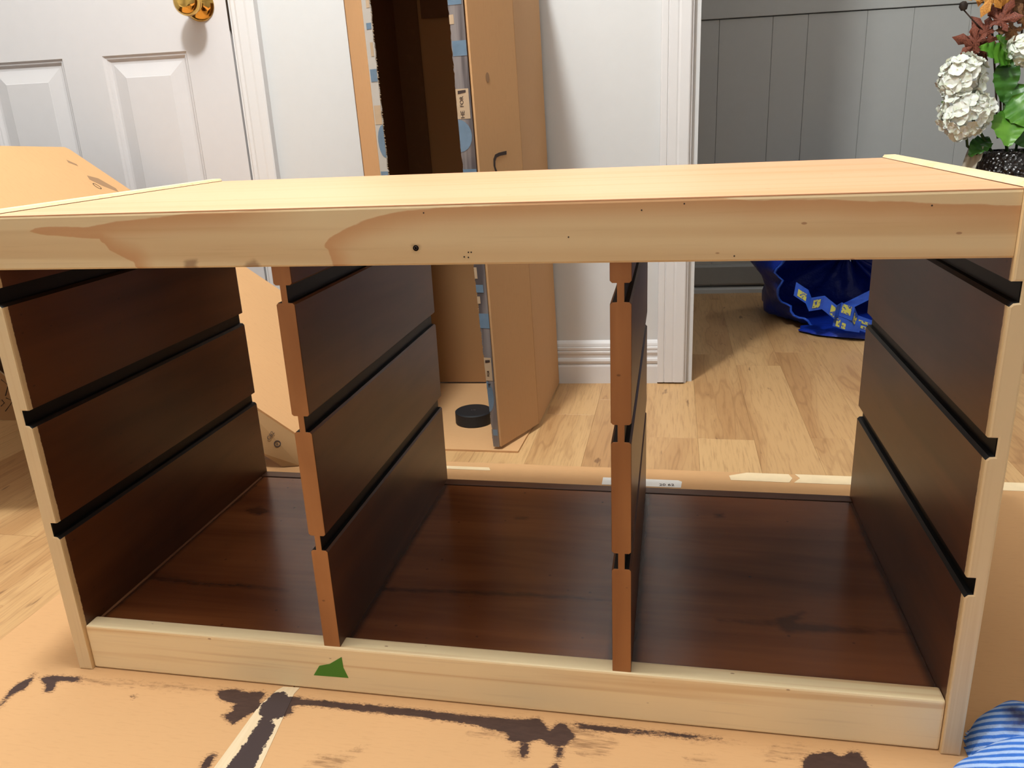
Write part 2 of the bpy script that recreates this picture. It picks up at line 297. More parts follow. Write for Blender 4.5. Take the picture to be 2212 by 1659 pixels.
def m_floor():
    t = NT('oak_laminate', .38, .4); v = t.coord(scale=(1,1,1), rnd=37.0)
    mp = t.n('ShaderNodeMapping'); t.l(v, mp.inputs[0]); mp.inputs['Scale'].default_value = (9,1.1,1)
    w = t.noise(mp.outputs[0], 1, 3, .5, .4)
    rings = t.math('FRACT', t.math('MULTIPLY', w, 13)); rings = t.math('ABSOLUTE', t.math('SUBTRACT', rings, .5))
    mp2 = t.n('ShaderNodeMapping'); t.l(v, mp2.inputs[0]); mp2.inputs['Scale'].default_value = (260,14,1)
    g = t.noise(mp2.outputs[0], 1, 4, .6)
    oi = t.n('ShaderNodeObjectInfo')
    base = t.mix(oi.outputs['Random'], lin((206,166,116)), lin((192,150,102)))
    c = t.mix(t.math('MULTIPLY', t.smooth(w, .42, .66), .7), base, lin((172,127,82)))
    c = t.mix(t.math('MULTIPLY', t.smooth(rings, .16, .02), t.math('MULTIPLY', t.smooth(w, .4, .6), .38)), c, lin((140,98,60)))
    c = t.mix(t.math('MULTIPLY', t.smooth(g, .45, .75), .45), c, lin((142,100,62)))
    mp3 = t.n('ShaderNodeMapping'); t.l(v, mp3.inputs[0]); mp3.inputs['Scale'].default_value = (60,13,1)
    cr = t.noise(mp3.outputs[0], 1, 2); c = t.mix(t.math('MULTIPLY', t.smooth(cr, .70, .76), .65), c, lin((98,62,38)))
    t.col(c).bump(g, .06, .0004); return t.m
OAK = m_floor()
# ------------------------------------------------------------------ the room
FZ = -.004                                          # floor level; the cardboard on it is 4 mm thick
floor = add('floor', mesh('floor', *boxVF(-2.2,-2.6,FZ-.05,3.0,2.25,FZ-.0012), SHADE)); tag(floor, kind='structure')
PW = .1034; plank_me = {}
def plank(x0, y0, y1):
    y0 = max(y0,-1.0); y1 = min(y1, 2.2)
    if y1-y0 < .02: return
    L = round(y1-y0, 3)
    if L not in plank_me:
        V, F = boxVF(.0001,.0001,-.006,PW-.0001,L-.0001,0); me = mesh('plank', V, F, OAK); plank_me[L] = bevel(me, .0003, 1)
    o = bpy.data.objects.new('plank', plank_me[L]); COL.objects.link(o); o.location = (x0, y0, FZ); o.parent = floor
JY = {0:(1.27,), -1:(.79,), -2:(.77,), -3:(.77,), 1:(.80,)}
for k in range(-17, 8):
    x0 = .93+(k-1)*PW; off = JY.get(k-0, None)
    base = {0:1.26, 1:.80, -1:.78, -2:.78}.get(k, None)
    if base is None: base = random.uniform(-.3, .9)
    ys = [base+j*.62+(0 if j == 0 else random.uniform(-.05,.05)) for j in range(-5, 6)]
    for a, b in zip(ys, ys[1:]): plank(x0, a, b)
# frame of the wall behind the cabinet: s along it, n out of it towards the camera, z up
WA = .062; WP = Vector((.641, 1.110, 0)); WU = Vector((math.cos(WA), math.sin(WA), 0)); WN = Vector((math.sin(WA), -math.cos(WA), 0))
def wp(p): return WP+WU*p[0]+WN*p[1]+Vector((0,0,p[2]))
def wbox(name, a, b, mat, parent=None, bv=0): return box(name, a, b, mat, parent, bv, xf=wp)
def profile(name, prof, s0, s1, mat, parent=None, vertical=False):   # prof: (n, z) run along s, or (n, s) run along z
    if vertical: A = [wp((s, n, s0)) for n, s in prof]; d = Vector((0,0,s1-s0))
    else: A = [wp((s0, n, z)) for n, z in prof]; d = WU*(s1-s0)
    V, F = prismVF(A, d); me = mesh(name, V, F, mat, smooth=False); return add(name, me, parent)
CZ = 2.44
tag(wbox('wall_back', (-.862,-.115,FZ), (.078,-.014,CZ), WALLW), kind='structure')
tag(wbox('wall_back_header', (.078,-.115,2.02), (2.4,-.014,CZ), WALLW), kind='structure')
tag(wbox('wall_back_right', (1.15,-.115,FZ), (2.4,-.014,2.02), WALLW), kind='structure')
tag(wbox('wall_back_left', (-2.9,-.115,FZ), (-1.69,-.014,CZ), WALLW), kind='structure')
tag(wbox('wall_back_over_door', (-1.69,-.115,2.0), (-.846,-.014,CZ), WALLW), kind='structure')
tag(box('wall_left', (-2.25,-2.65,FZ), (-2.2,1.3,CZ), WALLW), kind='structure')
tag(box('wall_right', (3.0,-2.65,FZ), (3.05,2.3,CZ), WALLW), kind='structure')
tag(box('wall_front', (-2.2,-2.05,FZ), (3.0,-2.0,CZ), WALLW), kind='structure')
tag(box('ceiling', (-2.25,-2.7,CZ), (3.05,2.6,CZ+.05), CEIL), kind='structure')
tag(box('wall_far_left', (.2,1.22,FZ), (.24,2.2,CZ), GREYD), kind='structure')
tag(wbox('door_light_stop', (-1.75,-.17,FZ), (-.84,-.13,CZ), GREYD), kind='structure')  # unseen slab added to stop world light leaking past the door edge
# baseboard with its beads
bb = [(-.014,FZ),(0,FZ),(0,.036),(-.001,.040),(-.004,.041),(-.004,.043),(-.001,.045),(.0005,.050),(-.001,.055),(-.005,.0565),
      (-.005,.060),(-.0035,.066),(-.002,.068),(-.002,.072),(-.0045,.0735),(-.0045,.075),(-.003,.0765),(-.003,.081),(-.006,.0825),(-.006,.085),(-.0075,.090),(-.010,.094),(-.014,.097)]
tag(profile('baseboard_back', bb, -.8527, -.001, TRIM), kind='structure')
# casing and jamb of the opening on the right
cas = [(-.014,-.001),(.004,-.001),(.005,.001),(.005,.012),(.003,.0135),(.003,.014),(.0055,.016),(.0055,.031),(.0045,.034),(.0065,.038),(.0065,.056),(.005,.0585),(-.014,.0585)]
def casing(name, s, flip, z0, z1):
    p = [(n, s+(c if not flip else -c)) for n, c in cas]
    return tag(profile(name, p, z0, z1, TRIM, vertical=True), kind='structure')
casing('trim_1', 0, False, .0, 2.06)
tag(wbox('trim_2', (.0585,-.125,FZ), (.0635,-.001,2.02), TRIM, bv=.0008), kind='structure')
tag(wbox('trim_3', (.0635,-.125,.006), (.078,-.02,2.02), TRIM, bv=.001), kind='structure')
# door
ds0, ds1 = -1.628, -.9165
door = empty('door_1', wp((ds1,0,FZ))); tag(door, kind='structure')
dn = .002; dback = -.036
cols = [(-1.520,-1.3195),(-1.2235,-1.0225)]; rows = [(.20,.764),(.90,1.45),(1.56,1.90)]
zs = [.006]+[z for r in rows for z in r]+[1.99]
for a, b in ((ds0,cols[0][0]),(cols[0][1],cols[1][0]),(cols[1][1],ds1)):
    wbox('stile', (a,dback,.006), (b,dn,1.99), DOORW, door)
for ca, cb in cols:
    for i in range(0, len(zs), 2): wbox('rail', (ca,dback,zs[i]), (cb,dn,zs[i+1]), DOORW, door)
    for ra, rb in rows:
        rings = [(0,dn),(.0015,dn-.0015),(.004,dn-.004),(.007,dn-.0045),(.010,dn-.0085),(.013,dn-.010),(.018,dn-.010),(.020,dn-.0095),(.046,dn-.0025),(.0475,dn-.0018)]
        V = []; F = []
        for ins, nn in rings: V += [wp((ca+ins,nn,ra+ins)),wp((cb-ins,nn,ra+ins)),wp((cb-ins,nn,rb-ins)),wp((ca+ins,nn,rb-ins))]
        for i in range(len(rings)-1):
            for k in range(4): F.append((i*4+k, i*4+(k+1)%4, (i+1)*4+(k+1)%4, (i+1)*4+k))
        k = (len(rings)-1)*4; F.append((k,k+1,k+2,k+3)); b = len(V)
        V += [wp((ca,dback+.004,ra)),wp((cb,dback+.004,ra)),wp((cb,dback+.004,rb)),wp((ca,dback+.004,rb))]
        F.append((b,b+3,b+2,b+1)); F += [(j,(j+1)%4,b+(j+1)%4,b+j) for j in range(4)]
        add('door_panel', mesh('door_panel', V, F, DOORW), door)
kc = wp((-.976, dn, .853))
rose = lathe('door_knob', [(.0,.0),(.033,.0),(.0335,.002),(.031,.006),(.026,.010),(.016,.014),(.0135,.018),(.0135,.030),(.0165,.034),(.020,.035),(.0215,.036),(.0215,.039),(.026,.044),(.0285,.051),(.0275,.059),(.022,.066),(.013,.069),(.011,.068),(.0,.067)], BRASS, 48, door, kc, WN)
wbox('strike_plate', (ds1+.0004,-.004,.80), (ds1+.0034,.0022,.90), STEEL, door)
tag(wbox('trim_4', (-.9125,-.10,FZ), (-.907,.000,2.01), TRIM), kind='structure')
cas2 = [(-.014,-.9095),(.000,-.9095),(.003,-.907),(.004,-.904),(.0035,-.898),(.006,-.893),(.0065,-.875),(.008,-.870),(.0085,-.856),(.007,-.8525),(-.014,-.8525)]
tag(profile('trim_5', cas2, 0, 2.06, TRIM, vertical=True), kind='structure')
tag(wbox('trim_6', (-1.70,-.014,FZ), (-1.632,.006,2.06), TRIM, bv=.002), kind='structure')
# grey wainscot of the far room
GP = Vector((.773,2.11,0))
def gp(p): return GP+WU*p[0]+WN*p[1]+Vector((0,0,p[2]))
gw = tag(box('wall_far', (-.6,-.08,FZ), (2.4,-.012,CZ), GREYD, xf=gp), kind='structure')
seams = [-.6,-.43,-.28,-.12,.027,.188,.293,.466,.60,.76,.92,1.08,1.24,1.4,1.6,1.8,2.0,2.2,2.4]
for a, b in zip(seams, seams[1:]):
    V, F = boxVF(a+.0003,-.012,.02,b-.0003,0,.8562); add('board', bevel(mesh('board', [gp(v) for v in V], F, GREY), .0012, 1), gw)
box('rail_board', (-.6,-.012,.8585), (2.4,.005,.917), GREY, gw, .002, gp)
bbg = [(0,.028),(.012,.028),(.012,.085),(.006,.092),(0,.094)]
A = [gp((-.6,n,z)) for n,z in bbg]; V, F = prismVF(A, WU*3); tag(add('baseboard_far', mesh('baseboard_far', V, F, GREYD)), kind='structure')
A = [gp((-.6,n,z)) for n,z in [(.002,FZ),(.016,FZ),(.014,.008),(.008,.014),(.002,.016)]]; V, F = prismVF(A, WU*3); tag(add('trim_7', mesh('trim_7', V, F, GREY)), kind='structure')
# ------------------------------------------------------------------ the storage frame
H=.5246; D=.4435; XL0,XL1=-.003,.0145; XR0,XR1=.926,.9435; YR=.0042; RT=.0567; TT=.521; RB=.4685
G=(.4343,.3051,.1740); GH=.0164; D1=(.308,.3266); D2=(.6180,.6366); DY=.0066
cab = empty('storage_frame', (.47,.22,0), 'open pine storage frame with dark-stained inside and grooved panels, standing on cardboard', 'storage unit')
def groove_panel(name, outline, mats, y0, y1, x_is_groove, parent, bv=.0012):
    V = []; F = []; n = len(outline)
    for y in (y0, y1): V += [(x,y,z) for x,z in outline]
    F = [tuple(range(n))[::-1], tuple(range(n,2*n))]+[(i,(i+1)%n,n+(i+1)%n,n+i) for i in range(n)]
    me = bpy.data.meshes.new(name); me.from_pydata(V, [], F)
    bm = bmesh.new(); bm.from_mesh(me); bmesh.ops.recalc_face_normals(bm, faces=bm.faces)
    ed = [e for e in bm.edges if len(e.link_faces) == 2 and any(abs(abs(f.normal.y)-1) < .01 for f in e.link_faces)]
    if bv: bmesh.ops.bevel(bm, geom=ed, offset=bv, segments=2, affect='EDGES', profile=.6, clamp_overlap=True)
    bm.to_mesh(me); bm.free()
    for m in mats: me.materials.append(m)
    for p in me.polygons:
        c = p.center; p.material_index = x_is_groove(c, p.normal)
    return add(name, me, parent)
def side_outline(x_out, x_in, sgn):
    P = [(x_out,0),(x_in,0)]
    for g in sorted(G): P += [(x_in,g-.003),(x_in-sgn*.0028,g),(x_in-sgn*.0068,g+.0004),(x_in-sgn*.0068,g+GH),(x_in,g+GH)]
    P += [(x_in,H-.003),(x_in-sgn*.002,H),(x_out+sgn*.003,H),(x_out,H-.003)]; return P
def side_mat(x_in, sgn):
    def f(c, n):
        depth = (x_in-c.x)*sgn
        ing = any(g-.0031 <= c.z <= g+GH+.0006 for g in G)
        if ing and .0003 < depth < .0078 and abs(n.y) < .95: return 2
        if depth < .0004 and n.x*sgn > .5 and c.z < H-.0035: return 1
        return 0
    return f
groove_panel('side_panel', side_outline(XL0,XL1,1), [PINE_S,STAIN_E,BLACKP], 0, D, side_mat(XL1,1), cab, .002)
groove_panel('side_panel', side_outline(XR1,XR0,-1), [PINE_S,STAIN_E,BLACKP], 0, D, side_mat(XR0,-1), cab, .002)
def div_outline(a, b):
    ni = .0060; top = RB+.03; R = [(b,.0512)]; L = []
    for g in sorted(G): R += [(b,g-.002),(b-.002,g),(b-ni,g+.0002),(b-ni,g+GH),(b-.002,g+GH),(b,g+GH+.002)]
    R += [(b,top)]
    for g in sorted(G, reverse=True): L += [(a,g+GH+.002),(a+.002,g+GH),(a+ni,g+GH),(a+ni,g+.0002),(a+.002,g),(a,g-.002)]
    return R+[(a,top)]+L+[(a,.0512)]
def div_mat(a, b):
    def f(c, n):
        if abs(n.y) > .6: return 0
        ing = any(g-.0004 <= c.z <= g+GH+.0004 for g in G) and min(abs(c.x-a), abs(c.x-b)) > .0004
        return 2 if ing else 1
    return f
for a, b in (D1, D2): groove_panel('divider_panel', div_outline(a,b), [STAIN_K,STAIN,BLACKP], DY, .4405, div_mat(a,b), cab, .0009)
# top: long front rail and the board behind it
me = grid_slab('top_rail', XL1+.0002, XR0-.0002, RB, TT-.0015, 460, 30, lambda u,v: (u,YR,v), (0,.0175,0), PINE_X)
for v in me.vertices:
    if v.co.y < YR+.001:
        for zz, sg in ((RB,1),(TT-.0015,-1)):
            if abs(v.co.z-zz) < 1e-5: v.co.y += (.0012 if sg > 0 else .0004)
fields(me, {'heart':HEART, 'smudge':SMUD}, 0, 2)
co = np.empty(len(me.vertices)*3); me.vertices.foreach_get('co', co); xx = co[::3]
hk = np.where(xx < .3635, 1-np.clip((xx-.275)/.083, 0, 1), 1.0)      # the left heartwood figure dies out towards the next one
me.attributes.new('heart_fade','FLOAT','POINT').data.foreach_set('value', hk.astype(np.float32))
tr = add('top_rail', me, cab)
box('rail_edge', (XL1,YR+.0004,TT-.0016), (XR0,YR+.0175,TT), PINE_TOP, cab, .0006)
tb = box('top_board', (XL1,YR+.01755,.503), (XR0,D-.0015,TT-.0001), PINE_TOP, cab, .0005)
# bottom: front rail, board, back rail
def bev_box(name, a, b, mat, w): return box(name, a, b, mat, cab, w)
bev_box('bottom_rail', (XL1+.0002,YR,.0008), (XR0-.0002,YR+.0205,RT), PINE_B, .0022)
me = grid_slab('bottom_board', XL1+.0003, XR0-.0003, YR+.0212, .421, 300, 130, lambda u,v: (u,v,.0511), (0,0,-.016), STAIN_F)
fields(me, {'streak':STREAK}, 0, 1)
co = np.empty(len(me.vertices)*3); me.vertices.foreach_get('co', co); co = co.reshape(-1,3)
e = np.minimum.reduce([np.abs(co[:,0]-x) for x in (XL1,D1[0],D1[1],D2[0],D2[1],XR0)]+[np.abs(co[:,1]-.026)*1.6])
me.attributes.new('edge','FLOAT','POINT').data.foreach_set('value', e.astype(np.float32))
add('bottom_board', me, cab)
BR = m_stain('stained_back_rail', 0, (104,68,48), (66,38,24), .35)
bev_box('back_rail', (XL1+.0002,.423,.0008), (XR0-.0002,.4415,.0522), BR, .0012)
# screw hole and small marks on the top rail
hx = onx = (.4495, YR, .4835)
lathe('screw_hole', [(0,.0),(.0008,.0),(.0008,.0003),(.0016,.0003),(.0018,.0),(.0026,.0)][::-1], INK, 16, cab, (.4495,YR-.0002,.4836), (0,-1,0))
box('edge_glint', (XL1+.0003,YR+.024,.0508), (XL1+.0034,.419,.0524), m_stain('edge_glint_brown', 1, (150,102,70), (120,78,50), .4), cab, .0005)  # lighter brown stands for light caught along the board's edge bevel
for x, z in NAILS: lathe('nail_mark', [(.0007,0),(.0007,.0002),(0,.0002)], INK, 8, cab, (x,YR-.0001,z), (0,-1,0))
# green tape scrap
prism('tape_scrap', [(x,YR-.0001,z) for x,z in GREEN_P], (0,-.0003,0), GREEN)
tag(bpy.data.objects['tape_scrap'], 'torn piece of green tape stuck on the bottom rail of the pine frame', 'tape')
# ------------------------------------------------------------------ cardboard on the floor
SB = .0
def sheet(name, x0, x1, y0, y1, z1, mat, lab, cell=.004, skew=0, thick=.0036):
    nu = int((x1-x0)/cell); nv = int((y1-y0)/cell)
    me = grid_slab(name, x0, x1, y0, y1, nu, nv, lambda u,v: (u+skew*(v-y0), v, z1+.0006*math.sin(u*9+v*5)*0), (0,0,-thick), mat)
    fields(me, {'stain':STAIN_P, 'smear':SMEAR_P}, 0, 1)
    return tag(add(name, me), lab, 'cardboard')
sheet('cardboard_sheet', -.145, .2655, -.32, .60, 0, KRAFT_F, 'tan cardboard sheet under the left end of the frame, with an L-shaped dark stain', .0042)
sheet('cardboard_sheet', .2665, 1.42, -.32, .6225, 0, KRAFT_F, 'tan cardboard sheet under the middle and right of the frame, with long dark brush strokes', .0042)
# tape along the joint in front
P = TAPE_P
def inside_grid(name, poly, z, cell, mat, lab):
    xs = [p[0] for p in poly]; ys = [p[1] for p in poly]; bm = bmesh.new()
    bmesh.ops.contextual_create(bm, geom=[bm.verts.new((x,y,z)) for x,y in poly])
    for ax, lo, hi in ((0,min(xs),max(xs)),(1,min(ys),max(ys))):
        c = lo+cell
        while c < hi:
            nrm = [0,0,0]; nrm[ax] = 1; pt = [0,0,0]; pt[ax] = c
            bmesh.ops.bisect_plane(bm, geom=bm.verts[:]+bm.edges[:]+bm.faces[:], plane_co=pt, plane_no=nrm); c += cell
    r = bmesh.ops.extrude_face_region(bm, geom=bm.faces[:])
    bmesh.ops.translate(bm, verts=[g for g in r['geom'] if isinstance(g, bmesh.types.BMVert)], vec=(0,0,.0003))
    bmesh.ops.recalc_face_normals(bm, faces=bm.faces)
    me = bpy.data.meshes.new(name); bm.to_mesh(me); bm.free(); me.materials.append(mat)
    fields(me, {'stain':STAIN_P}, 0, 1); return tag(add(name, me), lab, 'tape')
inside_grid('masking_tape', P, .0002, .003, TAPE_S, 'pale tape strip over the cardboard joint in front, half covered by black stain')
prism('masking_tape', [(.770,.607,.0002),(.772,.590,.0002),(.865,.589,.0002),(.872,.606,.0002),(.868,.6215,.0002),(.80,.6215,.0002)], (0,0,.0004), TAPE_W); tag(bpy.data.objects['masking_tape.001'], 'pale tape on the cardboard edge behind the frame, left of the crease', 'tape')
prism('masking_tape', [(.872,.589,.0002),(1.30,.592,.0002),(1.30,.622,.0002),(.878,.6225,.0002),(.884,.607,.0002)], (0,0,.0004), TAPE_W); tag(bpy.data.objects['masking_tape.002'], 'long pale tape on the cardboard edge behind and right of the frame', 'tape')
prism('masking_tape', [(.25,.590,.0002),(.36,.590,.0002),(.355,.602,.0002),(.25,.602,.0002)], (0,0,.0004), TAPE_W); tag(bpy.data.objects['masking_tape.003'], 'short pale tape end behind the frame, below the black puck', 'tape')
LABW = flat('white_label', (228,226,222), .4)
lb = empty('paper_label', (.62,.575,0), 'small white label with dark print on the cardboard behind the frame', 'label')
prism('label_sheet', [(.56,.552,.0003),(.690,.552,.0003),(.692,.575,.0003),(.686,.580,.0003),(.56,.580,.0003)], (0,0,.0003), LABW, lb)
text('label_print', '20 62', .011, INK, frame((.667,.560,.0008),(1,.05,0),(0,1,0)), lb)
# ------------------------------------------------------------------ tall carton behind the frame
CH = .92
tall = empty('tall_carton', (.25,.95,0), 'tall opened cardboard carton standing against the white wall behind the frame', 'carton')
T = .004; cz0 = .0042
FL = Vector((.110,.8,0)); BL = Vector((.112,1.066,0)); BR_ = Vector((.412,1.084,0)); FR = Vector((.408,.81,0)); ER = Vector((.357,.687,0)); EL = Vector((.171,.718,0))
def wallp(name, a, b, z0, z1, mat, parent, t=T, lean=(0,0,0)):
    a = Vector(a); b = Vector(b); d = (b-a).normalized(); nrm = Vector((-d.y,d.x,0))*t; ln = Vector(lean)
    V = [a+Vector((0,0,z0)), b+Vector((0,0,z0)), b+nrm+Vector((0,0,z0)), a+nrm+Vector((0,0,z0))]
    V += [v+Vector((0,0,z1-z0))+ln for v in V]
    F = [(0,3,2,1),(4,5,6,7),(0,1,5,4),(1,2,6,5),(2,3,7,6),(3,0,4,7)]
    return add(name, mesh(name, V, F, mat), parent)
LN = (-.022,0,0); LL = (-.017,0,0)
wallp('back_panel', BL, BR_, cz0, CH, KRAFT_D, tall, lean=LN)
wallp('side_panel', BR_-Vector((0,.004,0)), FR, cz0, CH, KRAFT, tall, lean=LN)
wallp('side_panel', FL, BL-Vector((0,.004,0)), cz0, CH, KRAFT_I, tall, lean=LL)  # left inside face, coloured darker to stand for its shade
wallp('inner_shade_panel', Vector((.106,1.056,0)), Vector((.156,1.060,0)), .30, CH-.006, KRAFT_I, tall, t=.003, lean=(-.012,0,0))  # this and the next: dark panels added to deepen the carton's inner shade
wallp('inner_shade_panel', Vector((.154,1.060,0)), Vector((.385,1.070,0)), .795, CH-.006, KRAFT_I, tall, t=.003, lean=(-.002,0,0))
wallp('front_flap', FR, ER, cz0+.002, CH, KRAFT, tall, lean=LN)
wallp('front_flap', EL, FL, cz0+.002, CH, KRAFT_L, tall, t=.0025, lean=LL)
prism('top_panel', [BL+Vector((-.022,0,CH)),BR_+Vector((-.022,0,CH)),FR+Vector((-.022,0,CH)),ER+Vector((-.022,0,CH)),EL+Vector((-.017,0,CH)),FL+Vector((-.022,0,CH))], (0,0,.004), KRAFT, tall)
# creases
box('crease', (.105,1.0832,.135), (.405,1.0842,.1365), INKL, tall)
# printed tape left on the cut edges
TD = NT('grey_packing_tape', .2, .7); vv = TD.coord(scale=(60,60,4))
TD.col(TD.mix(TD.smooth(TD.noise(vv, 1, 3), .4, .65), lin((82,74,74)), lin((128,120,118)))); TD = TD.m
TLG = flat('light_packing_tape', (176,170,162), .3, .6)
TBL = flat('blue_tape_print', (98,120,140), .25, .6, vary=.3); TBG = flat('beige_tape_print', (176,152,124), .35, vary=.15)
RAG = flat('torn_board_edge', (176,152,120), .9, vary=.4)
def tape_strip(A, B, dark, zlist, ragside, name, lean, w0=.45):
    """A at the flap edge, B at the cut edge"""
    A = Vector(A); B = Vector(B); d = (B-A); w = d.length; d.normalize(); nrm = Vector((-d.y,d.x,0))
    if nrm.y > 0: nrm = -nrm
    ln = Vector(lean); WF = lambda z: w0+(1-w0)*min(1,max(0,z/.55)); N = 150; V = []; F = []; rr = random.Random(5)
    for i in range(N+1):
        z = cz0+.001+(CH-cz0-.001)*i/N; k = ln*(i/N); j = rr.uniform(-.0012,.0008)
        for q in (Vector((0,0,0)), nrm*.0022):
            V += [A+k+q+Vector((0,0,z)), A+d*(w*WF(z)+j)+k+q+Vector((0,0,z))]
    for i in range(N):
        b = i*4; c = b+4
        F += [(b,b+1,c+1,c),(b+2,c+2,c+3,b+3),(b,c,c+2,b+2),(b+1,b+3,c+3,c+1)]
    F += [(0,2,3,1),(N*4,N*4+1,N*4+3,N*4+2)]
    t = add('tape_strip', mesh(name, V, F, [dark]), tall)
    def patch(nm, z0, z1, u0, u1, mat, rnd=False):
        P = []
        pts = [(u0,z0),(u1,z0),(u1,z1),(u0,z1)] if not rnd else [(u0+(u1-u0)*(.5-.5*math.cos(a)) if False else u0+(u1-u0)*math.sin(a), z0+(z1-z0)*(.5-.5*math.cos(a))) for a in [math.pi*q/10 for q in range(11)]]
        for u, z in pts: P.append(A+d*(w*u*WF(z))+nrm*.0024+ln*((z-cz0)/(CH-cz0))+Vector((0,0,z)))
        V, F = prismVF(P, nrm*.0003); add(nm, mesh(nm, V, F, mat), t)
    for it in zlist: patch(*it)
    # ragged corrugated edge
    V = []; F = []
    for i in range(190):
        z = cz0+(CH-cz0)*(i+rr.random()*.6)/190; k = ln*((z-cz0)/CH); s = rr.uniform(.0006,.0016); h = rr.uniform(.0012,.003)
        p = A+d*(w*WF(z)+rr.uniform(-.0008,.0006))+k+Vector((0,0,z)); b = len(V)
        V += [p-d*s-Vector((0,0,h/2)), p+d*s, p-d*s+Vector((0,0,h/2)), p+nrm*.0034]
        F += [(b,b+1,b+2),(b,b+1,b+3),(b+1,b+2,b+3),(b+2,b,b+3)]
    o = add('torn_edge', mesh('torn_edge', V, F, RAG), t); o['kind'] = 'stuff'
    return t, A, d, w, nrm, ln
zr = [('blue_print',.766,.795,0.1,1,TBL),('blue_print',.690,.713,0,.95,TBL),('beige_print',.738,.752,.7,1,TBG),('beige_print',.593,.640,.12,1,TBG),('blue_print',.540,.592,1,.12,TBL,True),
      ('blue_print',.482,.512,0,1,TBL),('beige_print',.325,.345,.75,1,TBG),('blue_print',.30,.314,.3,1,TBL),('beige_print',.280,.293,.7,1,TBG),('blue_print',.235,.262,0,1,TBL),
      ('beige_print',.136,.180,.15,1,TBG),('blue_print',.075,.135,1,.2,TBL,True),('blue_print',.028,.040,.1,.8,TBL)]
LIPR = ER+Vector((-.0255,.0035,0))
t1, A1, d1, w1, n1, l1 = tape_strip(ER, LIPR, TD, zr, 1, 'tape_right', (-.024,0,0))
for z, s, sz in ((.600,'HE',.010),(.620,'FOR',.009),(.128,'HE',.007),(.150,'FOR',.006)):
    o = A1+d1*(w1*.62*(.45+.55*min(1,z/.55)))+n1*.003+l1*(z/CH)+Vector((0,0,z)); text('tape_print', s, sz, INK, frame(o, (0,0,1), d1), t1)
for z in (.634,.172): prism('tape_print', [A1+d1*(w1*u*(.45+.55*min(1,z/.55)))+n1*.0029+l1*(z/CH)+Vector((0,0,z+dz)) for u,dz in ((.3,0),(.85,-.002),(.85,.003),(.3,.004))], n1*.0002, INK, t1)
zl = [('beige_print',.775,.80,.55,.95,TBG),('blue_print',.742,.752,.3,.9,TBL),('beige_print',.700,.722,.5,.85,TBG),('blue_print',.660,.680,.15,.95,TBL),('beige_print',.591,.622,.12,.95,TBG),('blue_print',.535,.590,1,.2,TBL,True),('blue_print',.49,.512,.1,1,TBL)]
E2L = EL+Vector((-.0,0,0)); LIPL = EL+Vector((.0165,-.006,0))
tape_strip(EL, LIPL, TLG, zl, 1, 'tape_left', LL, 1)
# printed hook mark on the right flap (flat print, on the outer face)
hk = [(.3666,.7102,.5028),(.3648,.7059,.5123),(.3651,.7066,.5214),(.3669,.7110,.5272),(.3708,.7202,.5296),(.3789,.7399,.5307),(.3791,.7404,.5368),(.3699,.7180,.5351),(.3655,.7076,.5327),(.3632,.7019,.5255),(.3628,.7009,.5142),(.3645,.7051,.5032)]
hn = Vector((.123,-.051,0)).normalized()
fdir = (ER-FR).normalized()
def on_flap(x, y, z):                               # slide the mark with the flap's small lean
    p = FR+fdir*((Vector((x,y,0))-FR).dot(fdir)); return Vector((p.x,p.y,z))+Vector((-.022*(z/CH),0,0))+hn*.0044
hkw = []
for x,y,z in hk: hkw.append(on_flap(x+.012*0,y,z))
V, F = prismVF([p+fdir*(-.026) for p in hkw], hn*.0003)
add('print_mark', mesh('print_mark', V, F, INK), tall)
V, F = prismVF([on_flap(.366+.002*math.cos(a), .7097+.005*math.cos(a), .657+.008*math.sin(a))+fdir*(-.018) for a in [k*math.pi/6 for k in range(12)]], hn*.0002)
add('dent', mesh('dent', V, F, INKL), tall)
# oval print on the left flap
e0 = FL+(EL-FL)*.62; ed = (EL-FL).normalized(); en = Vector((ed.y,-ed.x,0)); 
P = [e0+ed*(.013*math.cos(a)*(.8))+Vector((-.003,0,.545+.026*math.sin(a)))+en*.0044 for a in [k*math.pi/12 for k in range(24)]]
V, F = prismVF(P, en*.0002); add('oval_print', mesh('oval_print', V, F, INKL), tall)
# sheet of cardboard it stands on
bs = prism('cardboard_sheet', [(.06,.678,FZ+.0002),(.393,.681,FZ+.0002),(.398,.80,FZ+.0002),(.413,1.088,FZ+.0002),(.09,1.070,FZ+.0002)], (0,0,.0036), KRAFT_L)
tag(bs, 'flat cardboard sheet under the tall carton and the black puck', 'cardboard')
# puck
PUCK = NT('black_rubber', .55, .4); PUCK.col(lin((30,31,34))); PUCK = PUCK.m
pk = lathe('puck', [(0,.0),(.036,0),(.038,.0015),(.038,.0238),(.036,.0254),(.030,.0256),(.0,.0256)], PUCK, 64, None, (.2735,.826,-.0002))
me = pk.data; tag(pk, 'black rubber puck lying on cardboard inside the tall carton', 'puck')
text('faint_mark', '- ~', .008, flat('worn_white',(120,120,120)), frame((.2735,.826,.0255),(1,.05,0),(0,1,0)), pk, .0001)
